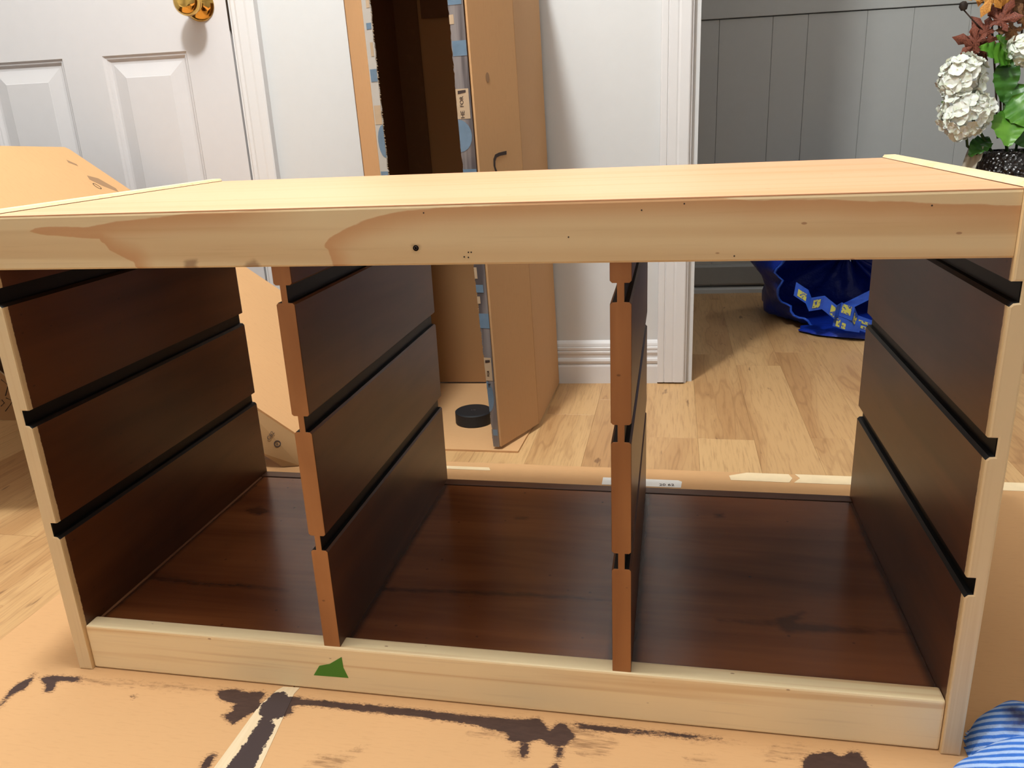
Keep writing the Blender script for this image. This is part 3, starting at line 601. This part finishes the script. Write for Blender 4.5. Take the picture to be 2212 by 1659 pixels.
# ------------------------------------------------------------------ carton leaning on the left
LA = Vector((-.603,.9,.572)); La = Vector((.7654,.1584,-.6238)); Lw = Vector((.0809,-.9852,-.1509)); Ln = Vector((.6385,-.065,.7669))
La.normalize(); Ln = (Ln-La*Ln.dot(La)).normalized(); Lw = Ln.cross(La); Lw = Lw if Lw.y < 0 else -Lw
def lp(a, w, n=0): return LA+La*a+Lw*w+Ln*n
lean = empty('leaning_carton', (-.3,.7,FZ), 'large opened cardboard carton leaning down to the floor behind the left end of the frame', 'carton')
def lprism(name, pts, mat, parent, t=.004): 
    V, F = prismVF([lp(*p, -t) for p in pts], Ln*t); return add(name, mesh(name, V, F, mat), parent)
lprism('top_panel', [(0,0),(.866,0),(.7357,.4181),(.645,.4143),(-.155,.405),(-.0566,.1436),(-.009,.004)], KRAFT_L, lean)
lprism('front_flap', [(-.155,.4055),(.560,.4135),(.46,.53),(.30,.640),(.02,.650),(-.10,.52)], KRAFT_L, lean)
Gp = lp(.7357,.4181); B0 = Vector((-.027,.567,.002)); 
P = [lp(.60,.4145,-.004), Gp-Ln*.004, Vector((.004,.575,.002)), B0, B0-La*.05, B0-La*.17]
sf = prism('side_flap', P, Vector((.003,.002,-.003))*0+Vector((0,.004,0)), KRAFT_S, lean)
fn = (Gp-B0).cross(La).normalized(); fn = fn if fn.y < 0 else -fn
fup = (Gp-B0)-La*(Gp-B0).dot(La); fup.normalize()
rc = B0+fup*.030+La*(-.031)+fn*.0050
ring = lathe('recycle_mark', [(.0045,0),(.0062,0),(.0062,.0004),(.0045,.0004)], INK, 24, lean, (0,0,0), (0,0,1), caps=False)
ring.data.transform(Matrix.Translation(-Vector((0,0,0)))); ring.data.transform(frame(rc, La, fup)); 
text('recycle_arrow', 'o', .008, INK, frame(rc, La, fup), lean)
text('recycle_text', 'C82', .010, INK, frame(rc-La*.018+fup*.006, fup, -La), lean)
# back side of the tray, then two panels added for shade
V, F = prismVF([lp(0,.002,-.004), lp(.866,.002,-.004), lp(.866,.002,-.02), lp(0,.002,-.085)], Lw*.004); add('side_panel', mesh('side_panel', V, F, KRAFT_D), lean)
prism('added_shade_panel', [Vector((-.618,.80,.566)), Vector((-1.06,.80,.566)), Vector((-1.06,.80,FZ+.001)), Vector((-.60,.80,FZ+.001))], (0,.004,0), KRAFT_I, lean)  # dark panel added below the raised end, standing for the shade there
prism('added_shade_panel', [Vector((-1.02,.42,.55)), Vector((-1.02,.80,.55)), Vector((-1.02,.80,FZ+.001)), Vector((-1.02,.42,FZ+.001))], (.004,0,0), KRAFT_I, lean)  # unseen panel added to keep light from the left off the floor
# faint prints on the top panel
def lmark(name, pts, mat): 
    V, F = prismVF([lp(*p, .0001) for p in pts], Ln*.0002); add(name, mesh(name, V, F, mat), lean)
lmark('print_mark', [(.022,.045),(.040,.037),(.046,.040),(.030,.050)], INKL)
lmark('print_mark', [(.074,.052),(.090,.036),(.128,.030),(.138,.036),(.110,.052),(.085,.060)], INKL)
V = []; F = []
for k in range(24):
    a = 2*math.pi*k/24; V += [lp(.106+.010*math.cos(a), .066+.005*math.sin(a), .0005), lp(.106+.0082*math.cos(a), .066+.0037*math.sin(a), .0005)]
F = [(2*k,2*k+1,(2*k+3)%48,(2*k+2)%48) for k in range(24)]; add('ring_print', mesh('ring_print', V, F, INK), lean)
# printed flap under its raised end
hp = prism('printed_flap', [(-1.02,.765,.30),(-.7857,.765,.1112),(-.7624,.765,.0879),(-.70,.765,.035),(-.665,.765,FZ+.0005),(-1.02,.765,FZ+.0005)], (0,.004,0), KRAFT_D, lean)
for zz, pts in enumerate([[(-.7874,.0929),(-.773,.0801),(-.7874,.0548)],[(-.7874,.0500),(-.7714,.043),(-.7979,.0181)],[(-.80,.045),(-.795,.038),(-.806,.03)]]):
    tube('arrow_print', [(x,.7648,z) for x,z in pts], .0011, INK, lean, 6)
tube('board_edge', [(-.93,.7655,.229),(-.7857,.7655,.1125),(-.7624,.7655,.0892),(-.70,.7655,.036)], .0014, RAG, lean, 6)
# ------------------------------------------------------------------ striped cloth, front right
CL = NT('striped_terry', .95, .1); uv = CL.n('ShaderNodeAttribute'); uv.attribute_name = 'stripe'
nn = CL.noise(CL.coord(), 60, 4); ph = CL.math('ADD', uv.outputs['Fac'], CL.math('MULTIPLY', nn, .35))
st = CL.math('SINE', CL.math('MULTIPLY', ph, 6.283)); 
cc = CL.mix(CL.smooth(st, -.5, .6), lin((66,118,206)), lin((176,200,240)))
dk = CL.attr('dirt'); cc = CL.mix(CL.smooth(CL.math('ADD', dk, CL.math('MULTIPLY', CL.math('SUBTRACT', CL.noise(CL.coord(), 45, 4), .5), .9)), .45, 1.1), cc, lin((52,44,60)))
CL.col(cc).bump(CL.noise(CL.coord(), 500, 3), .6, .002); CL = CL.m
def cloth():
    n = 110; V = []; st = []; dr = []; x0, x1, y0, y1 = .885, 1.16, -.20, .075
    for j in range(n+1):
        for i in range(n+1):
            u = i/n; v = j/n; x = x0+(x1-x0)*u; y = y0+(y1-y0)*v
            ax = (x-.992)/.088; ay = (y+.085)/.084; r = ax*ax+ay*ay
            h1 = .070*max(0, 1-r)**.5 if r < 1 else 0
            bx = (x-1.000)*.8+(y-.008)*.6; by = -(x-1.000)*.6+(y-.008)*.8
            r2 = (bx/.05)**2+(by/.045)**2; h2 = .050*max(0,1-r2)**.6 if r2 < 1 else 0
            ax3 = (x-1.09)/.08; ay3 = (y+.05)/.09; r3 = ax3*ax3+ay3*ay3; h3 = .05*max(0,1-r3)**.5 if r3 < 1 else 0
            h = max(h1,h2,h3)
            wob = noise.noise(Vector((x*26,y*26,1)))*.006+noise.noise(Vector((x*60,y*60,3)))*.0025
            z = max(.0006, h+wob*min(1,h*60)) if h > 0 else .0006
            V.append((x,y,z)); st.append((y*.9+z*.75+.18*(x-.985)**2*8*.1)/.0070)
            d = 0
            d = max(0, 1-abs(by+.002)/.03)*.5 if r2 < 1.2 else 0
            d += max(0, 1-math.hypot(x-1.03,y+.05)/.045)*1.0+max(0, 1-math.hypot(x-.985,y-.012)/.03)*.7
            dr.append(d)
    keep = set()
    F = []
    for j in range(n):
        for i in range(n):
            k = j*(n+1)+i; q = (k,k+1,k+n+2,k+n+1)
            if max(V[a][2] for a in q) > .001: F.append(q)
    me = bpy.data.meshes.new('cloth'); me.from_pydata(V, [], F); me.materials.append(CL)
    for nm, a in (('stripe',st),('dirt',dr)): me.attributes.new(nm,'FLOAT','POINT').data.foreach_set('value', a)
    bm = bmesh.new(); bm.from_mesh(me); bmesh.ops.delete(bm, geom=[v for v in bm.verts if not v.link_faces], context='VERTS')
    bm.to_mesh(me); bm.free(); me.polygons.foreach_set('use_smooth', [True]*len(me.polygons))
    o = add('striped_cloth', me); return tag(o, 'crumpled blue and white striped cloth with dark smears, by the front right corner', 'cloth')
cloth()
# ------------------------------------------------------------------ blue bag in the far room
BLU = NT('blue_woven_plastic', .42, .45); BLU.col(BLU.mix(BLU.noise(BLU.coord(), 9, 3), lin((12,52,170)), lin((5,26,112))))
BLU.bump(BLU.noise(BLU.coord(scale=(1,1,1)), 26, 5, .6), .5, .01); BLU = BLU.m
BLU2 = NT('blue_strap', .4, .5); ux = BLU2.n('ShaderNodeUVMap')
BLU2.col(BLU2.mix(BLU2.noise(BLU2.coord(), 30, 3), lin((16,58,170)), lin((44,92,190)))).bump(BLU2.noise(BLU2.coord(), 40, 3), .6, .01); BLU2 = BLU2.m; YEL = NT('yellow_print', .5, .4); YEL.col(YEL.mix(YEL.smooth(YEL.noise(YEL.coord(), 150, 3), .52, .6), lin((182,180,84)), lin((40,70,150)))); YEL = YEL.m
bag = empty('blue_bag', (1.16,1.72,FZ), 'crumpled blue plastic carrier bag with yellow printed strap on the far room floor', 'bag')
def bagmesh():
    nr, na = 26, 90; V = []; F = []; c = Vector((1.150,1.56,.155))
    for i in range(nr+1):
        t = i/nr
        # 0 rim .. 1 closed at the back; negative part = inner lining handled by solidify
        R = (1.0+.38*math.sin(min(1,t*1.6)*math.pi/2))*(1-t**5)**.5 if t < 1 else 0
        for k in range(na):
            a = 2*math.pi*k/na; ca, sa = math.cos(a), math.sin(a)
            rx, rz = .200*R, .165*R
            w = noise.noise(Vector((ca*2.2, sa*2.2, t*2.0)))*.055*min(1,.35+t)+noise.noise(Vector((ca*6,sa*6,t*5)))*.016
            x = c.x+(rx+w)*ca+.05*t; z = c.z+(rz+w)*sa; y = c.y+.36*t+.035*math.sin(a*2)-.02*sa+noise.noise(Vector((ca*3,sa*3,5)))*.02
            z = max(z, .004+.004*abs(noise.noise(Vector((x*20,y*20,0)))))
            V.append((x,y,z))
    for i in range(nr):
        for k in range(na): F.append((i*na+k, i*na+(k+1)%na, (i+1)*na+(k+1)%na, (i+1)*na+k))
    me = mesh('bag_body', V, F, BLU, smooth=True); o = add('bag_body', me, bag)
    m = o.modifiers.new('solid','SOLIDIFY'); m.thickness = .0015
    # hem round the mouth
    P = [Vector(V[k%na])+Vector((0,-.002,0)) for k in range(na+1)]
    Vh = []; Fh = []
    for p in P:
        rad = Vector((p.x-c.x,0,p.z-c.z)).normalized()
        Vh += [p-rad*.002, p+rad*.004+Vector((0,-.002,0)), p+rad*.005+Vector((0,.010,0)), p+Vector((0,.006,0))]
    n = len(P)
    for i in range(n-1):
        for q in range(4): Fh.append((i*4+q, i*4+(q+1)%4, (i+1)*4+(q+1)%4, (i+1)*4+q))
    add('hem', mesh('hem', Vh, Fh, BLU2, smooth=True), bag)
bagmesh()
def bagfold():
    V = []; F = []; n, m = 12, 40
    for i in range(n+1):
        t = i/n; r = math.cos(t*math.pi/2)
        for k in range(m):
            a = 2*math.pi*k/m; V.append((1.170+.155*r*math.cos(a)+noise.noise(Vector((math.cos(a)*2,math.sin(a)*2,t*3)))*.02, 1.557+.07*r*math.sin(a)-.03*math.cos(a)*r, .002+.018*math.sin(t*math.pi/2)+noise.noise(Vector((math.cos(a)*4,math.sin(a)*4,t*5)))*.004*t))
    for i in range(n):
        for k in range(m): F.append((i*m+k, i*m+(k+1)%m, (i+1)*m+(k+1)%m, (i+1)*m+k))
    add('lower_fold', mesh('lower_fold', V, F, BLU, smooth=True), bag)
bagfold()
def ribbon(name, P, wdir, wid, mat, marks=()):
    V = []; F = []; P = [Vector(p) for p in P]; wd = Vector(wdir)
    for p in P: V += [p-wd*wid/2, p+wd*wid/2, p+wd*wid/2+Vector((0,.0015,0)), p-wd*wid/2+Vector((0,.0015,0))]
    n = len(P)
    for i in range(n-1):
        for q in range(4): F.append((i*4+q, i*4+(q+1)%4, (i+1)*4+(q+1)%4, (i+1)*4+q))
    F += [(0,1,2,3),(4*n-4,4*n-3,4*n-2,4*n-1)]
    o = add(name, mesh(name, V, F, mat), bag)
    for (i, u0, u1, v0, v1) in marks:
        a, b = P[i], P[i+1]; q = []
        for u, v in ((u0,v0),(u1,v0),(u1,v1),(u0,v1)): q.append(a+(b-a)*u+wd*wid*(v-.5)+Vector((0,-.0012,0)))
        Vq, Fq = prismVF(q, (0,-.0004,0)); add('yellow_mark', mesh('yellow_mark', Vq, Fq, YEL), o)
    return o
yb = 1.478
ribbon('strap', [(.985,yb+.01,.137),(1.015,yb,.118),(1.022,yb-.012,.100),(1.055,yb-.006,.104),(1.085,yb-.014,.080),(1.098,yb-.004,.086),(1.128,yb-.016,.076),(1.140,yb-.006,.052),(1.175,yb-.012,.040),(1.215,yb,.040)],
       (.12,0,.99), .036, BLU2, [(0,.25,.95,.15,.65),(2,.2,.75,.2,.8),(3,.6,.95,.1,.8),(5,.1,.8,.3,.95),(6,.2,.9,.1,.75),(7,.1,.9,.55,.75),(7,.1,.9,.2,.4),(8,.1,.95,.5,.75),(8,.1,.95,.15,.35)])
ribbon('strap', [(1.09,yb+.02,.075),(1.12,yb+.01,.092),(1.19,yb+.02,.128),(1.26,yb+.05,.165)], (-.4,0,.9), .022, BLU2)
ribbon('strap', [(1.085,yb,.055),(1.115,yb-.01,.045),(1.15,yb-.01,.040)], (.1,0,.99), .03, BLU2, [(0,.2,.5,.1,.8),(0,.65,.95,.1,.6)])
# ------------------------------------------------------------------ vase and flowers
vb = Vector((1.418,1.37,FZ))
VAS = NT('black_beaded_glass', .25, .6); vo = VAS.n('ShaderNodeTexVoronoi'); VAS.l(VAS.coord(), vo.inputs['Vector']); vo.inputs['Scale'].default_value = 130
VAS.col(VAS.mix(vo.outputs['Distance'], lin((26,16,12)), lin((10,7,6)))).bump(vo.outputs['Distance'], .9, .004); VAS = VAS.m
va = lathe('vase', [(0,0),(.055,0),(.06,.01),(.05,.05),(.055,.15),(.068,.28),(.080,.38),(.084,.425),(.078,.455),(.066,.475),(.060,.478),(.058,.47),(.072,.43),(.06,.3),(.045,.05),(0,.04)], VAS, 48, None, vb)
tag(va, 'dark textured vase holding hydrangeas and maple leaves in the far room', 'vase')
CRM = flat('cream_cloth', (196,188,170), .8)
def ribbonbow():
    V = []; F = []; n = 14
    for i in range(n+1):
        t = i/n; z = .485-.30*t; x = 1.338-.018*t-.006*math.sin(t*5); w = .012+.010*math.sin(math.pi*min(1,t*1.3))
        for k in range(7): s = k/6-.5; V.append((x+w*2*s, 1.372+.01*math.cos(s*9+t*3)-.02*s, z))
    for i in range(n):
        for k in range(6): a = i*7+k; F.append((a,a+1,a+8,a+7))
    o = add('cream_ribbon', mesh('cream_ribbon', V, F, CRM, smooth=True)); m = o.modifiers.new('s','SOLIDIFY'); m.thickness = .0015
    return tag(o, 'pale cream ribbon hanging beside the dark vase', 'ribbon')
ribbonbow()
PET = NT('white_petal', .6, .3); PET.b.inputs['Subsurface Weight'].default_value = .15
PET.col(PET.mix(PET.smooth(PET.noise(PET.coord(), 70, 2), .4, .8), lin((252,250,240)), lin((236,236,212)))); PET = PET.m
YC = flat('pale_yellow_centre', (214,210,120), .6)
def leafm(name, a, b, rough=.35):
    t = NT(name, rough, .5); v = t.coord(); t.col(t.mix(t.smooth(t.noise(v, 22, 3), .35, .7), lin(a), lin(b))).bump(t.noise(v, 60, 2), .3, .003); return t.m
LG = leafm('green_leaf', (104,158,52), (56,116,34)); LG2 = leafm('dark_green_leaf', (66,122,38), (34,82,26))
MR = leafm('russet_maple', (150,84,62), (96,44,34), .55); MY = leafm('amber_maple', (226,164,70), (188,110,50), .5); MB = leafm('brown_maple', (136,90,42), (92,52,26), .5)
STEM = flat('green_stem', (58,84,36), .6); STB = flat('brown_stem', (60,40,28), .7)
def floret_mesh(seed):
    r = random.Random(seed); V = []; F = []; mi = []
    for p in range(4):
        a0 = p*math.pi/2+r.uniform(-.12,.12); L = .0165*r.uniform(.9,1.1); nu, nv = 7, 6; b = len(V)
        for i in range(nu+1):
            t = i/nu; wdt = .0098*math.sqrt(max(.02, 1-((t-.60)/.64)**2))
            for k in range(nv+1):
                s = k/nv*2-1; x = L*t*(1-.22*s*s*t); y = wdt*s; z = .0035*t*t+.0016*math.sin(s*4+p+t*3)*t-.0012*s*s+.0005*math.sin(6*s+p)*t
                V.append((x*math.cos(a0)-y*math.sin(a0), x*math.sin(a0)+y*math.cos(a0), z+.0006*p))
        for i in range(nu):
            for k in range(nv): q = b+i*(nv+1)+k; F.append((q,q+1,q+nv+2,q+nv+1)); mi.append(0)
    b = len(V); V += [(.0012*math.cos(k*1.047),.0012*math.sin(k*1.047),.0018) for k in range(6)]+[(0,0,.0030)]
    for k in range(6): F.append((b+k, b+(k+1)%6, b+6)); mi.append(1)
    me = bpy.data.meshes.new('floret'); me.from_pydata(V, [], F); me.materials.append(PET); me.materials.append(YC)
    me.polygons.foreach_set('material_index', mi); me.polygons.foreach_set('use_smooth', [True]*len(F)); return me
FM = [floret_mesh(s) for s in range(4)]
def hydrangea(c, r, n, lab, seed):
    c = Vector(c); rr = random.Random(seed); root = empty('hydrangea_stem', c, lab, 'flower', 'white hydrangeas in the dark vase')
    tube('stem', [c, c+Vector((.02,.02,-r*1.4)), Vector((vb.x,vb.y,.40))], .003, STEM, root)
    for i in range(n):
        y = 1-2*(i+.5)/n; ph = i*2.39996+rr.uniform(-.2,.2); q = math.sqrt(1-y*y); d = Vector((q*math.cos(ph), q*math.sin(ph), y))
        if d.dot(Vector((-.35,-.9,.1))) < -.45: continue
        R = Vector((0,0,1)).rotation_difference((d+Vector((rr.uniform(-.28,.28),rr.uniform(-.28,.28),rr.uniform(-.28,.28)))).normalized()).to_matrix().to_4x4() @ Matrix.Rotation(rr.uniform(0,6),4,'Z')
        o = bpy.data.objects.new('floret', FM[i%4]); COL.objects.link(o); o.parent = root
        s = rr.uniform(.85,1.15); o.matrix_local = Matrix.Translation(d*r*rr.uniform(.82,1.05)) @ R @ Matrix.Scale(s,4)
hydrangea((1.283,1.35,.633), .044, 60, 'white hydrangea head, upper of the two at left, just under the russet maple leaves', 1)
hydrangea((1.296,1.345,.557), .050, 72, 'white hydrangea head, lowest of the three, hanging over the dark vase', 2)
hydrangea((1.405,1.36,.680), .030, 34, 'small white hydrangea head at the right edge, above the green leaves', 3)
def leaf_ovate(name, c, d, up, L, Wd, mat, parent):
    c = Vector(c); d = Vector(d).normalized(); up = Vector(up); s = d.cross(up).normalized(); up = s.cross(d).normalized(); V = []; F = []; nu, nv = 16, 8
    for i in range(nu+1):
        t = i/nu; w = Wd*math.sin(math.pi*t**.8)**.75*(1-.25*t)+.0004
        for k in range(nv+1):
            q = k/nv*2-1; edge = 1+.04*math.sin(i*2.6)*abs(q)
            V.append(c+d*(L*t)+s*(w*q*edge)+up*(-.25*L*t*t+.12*Wd*abs(q)+.004*math.cos(i*1.9)*abs(q)))
    for i in range(nu):
        for k in range(nv): a = i*(nv+1)+k; F.append((a,a+1,a+nv+2,a+nv+1))
    o = add(name, mesh(name, V, F, mat, smooth=True), parent); return o
gl = empty('green_leaves', (1.40,1.37,.47), 'spray of glossy green hydrangea leaves right of the white heads', 'leaves')
tube('stem', [(vb.x,vb.y,.40),(1.39,1.37,.52),(1.37,1.37,.66)], .0035, STEM, gl)
for c,d,u,L,w_,m in [((1.375,1.365,.655),(-.25,-.5,.55),(.2,-.6,.6),.085,.034,LG),((1.372,1.36,.66),(-.6,-.35,.42),(0,-.7,.6),.075,.032,LG),
    ((1.375,1.362,.665),(-.03,-.2,-1),(-.2,-1,0),.088,.028,LG2),((1.40,1.36,.61),(.1,-.35,-.6),(-.3,-1,.1),.085,.034,LG2),((1.39,1.352,.585),(.35,-.45,-.45),(-.5,-.6,.6),.09,.040,LG),
    ((1.385,1.352,.56),(-.05,-.5,-.6),(-.1,-.8,.5),.085,.038,LG),((1.40,1.36,.55),(.3,-.2,-.5),(-.3,-.9,.3),.09,.035,LG2),((1.30,1.36,.59),(-.9,-.1,.05),(0,-.4,.9),.05,.02,LG),((1.36,1.375,.50),(-.5,-.4,-.3),(0,-.6,.7),.06,.024,LG2)]:
    leaf_ovate('leaf', c, d, u, L, w_, m, gl)
def maple_mesh(name, mat, seed):
    r = random.Random(seed); P = []
    tips = [(-125,.62),(-62,.92),(0,1.15),(62,.92),(125,.62)]
    ang = []
    P.append((-.05,-.22))
    for i, (a, L) in enumerate(tips):
        a0 = math.radians(a); f = lambda rad, da: P.append((math.sin(a0+math.radians(da))*rad, math.cos(a0+math.radians(da))*rad))
        f(L*.45,-24); f(L*.62,-17); f(L*.66,-24) ; f(L*.80,-9); f(L,0); f(L*.80,9); f(L*.66,22); f(L*.60,16); f(L*.42,26)
    P.append((.05,-.22)); n = len(P); V = [(0,0,0)]; F = []
    for x, y in P:
        rr = math.hypot(x,y); V.append((x*.5,y*.5,.03*math.sin(x*7+seed))); V.append((x,y,.16*math.sin(math.atan2(x,y)*5+seed)*rr*.5-.18*rr*rr))
    for i in range(n):
        a = 1+2*i; b = 1+2*((i+1)%n); F += [(0,a,b),(a,a+1,b+1,b)]
    me = bpy.data.meshes.new(name); me.from_pydata(V, [], F); me.materials.append(mat)
    me.polygons.foreach_set('use_smooth', [True]*len(F)); return me
mm = {'r':[maple_mesh('leaf',MR,s) for s in (1,2)], 'y':[maple_mesh('leaf',MY,s) for s in (3,4)], 'b':[maple_mesh('leaf',MB,5)]}
def maple(lab, items, stempts, seed):
    rr = random.Random(seed); root = empty('maple_sprig', stempts[0], lab, 'maple leaves'); tube('stem', stempts, .0022, STB, root)
    for i, (k, x, y, z, s, roll, tx, tz) in enumerate(items):
        o = bpy.data.objects.new('leaf', mm[k][i%len(mm[k])]); COL.objects.link(o); o.parent = root
        M = Matrix.Translation(Vector((x,y,z))-root.location) @ Matrix.Rotation(math.radians(tz),4,'Z') @ Matrix.Rotation(math.radians(90+tx),4,'X') @ Matrix.Rotation(math.radians(roll),4,'Z') @ Matrix.Scale(s,4)
        o.matrix_local = M
maple('sprig of russet-red maple leaves above the upper left hydrangea', [('r',1.300,1.345,.702,.042,75,15,-10),('r',1.305,1.35,.690,.036,125,25,0),('r',1.32,1.355,.722,.040,40,-10,15),('r',1.345,1.35,.742,.046,-20,5,-20),('r',1.335,1.36,.705,.036,160,10,10),
      ('r',1.35,1.36,.765,.040,20,0,0),('r',1.325,1.36,.682,.030,190,20,0),('r',1.372,1.365,.755,.042,-60,0,10)], [(1.38,1.375,.50),(1.36,1.375,.62),(1.335,1.37,.74)], 1)
maple('sprig of amber-brown maple leaves at the right edge, above the green leaves', [('b',1.392,1.358,.745,.045,-30,5,0),('b',1.375,1.36,.722,.036,150,10,0),('b',1.41,1.36,.71,.036,-120,10,0),('b',1.385,1.365,.78,.04,10,0,0),('b',1.42,1.37,.765,.04,-70,0,0)], [(1.41,1.38,.50),(1.40,1.375,.66),(1.395,1.37,.78)], 2)
maple('sprig of bright yellow-orange maple leaves at the very top of the bouquet', [('y',1.318,1.335,.790,.038,160,0,0),('y',1.338,1.335,.800,.036,200,10,10),('y',1.30,1.34,.802,.034,110,0,-10),('y',1.36,1.34,.81,.034,170,0,0)], [(1.39,1.385,.50),(1.36,1.38,.70),(1.33,1.36,.82)], 3)
# dark pod at the top left of the bouquet
pd = lathe('seed_pod', [(0,0),(.006,.002),(.009,.010),(.006,.018),(0,.020)], flat('dark_pod',(46,34,28),.6), 12, None, (1.268,1.34,.765), (-.3,-.2,1)); tag(pd, 'small dark seed pod left of the maple leaves at the top', 'pod')
tube('pod_stem', [(1.268,1.34,.766),(1.29,1.345,.745),(1.335,1.365,.71)], .0014, STB, pd)
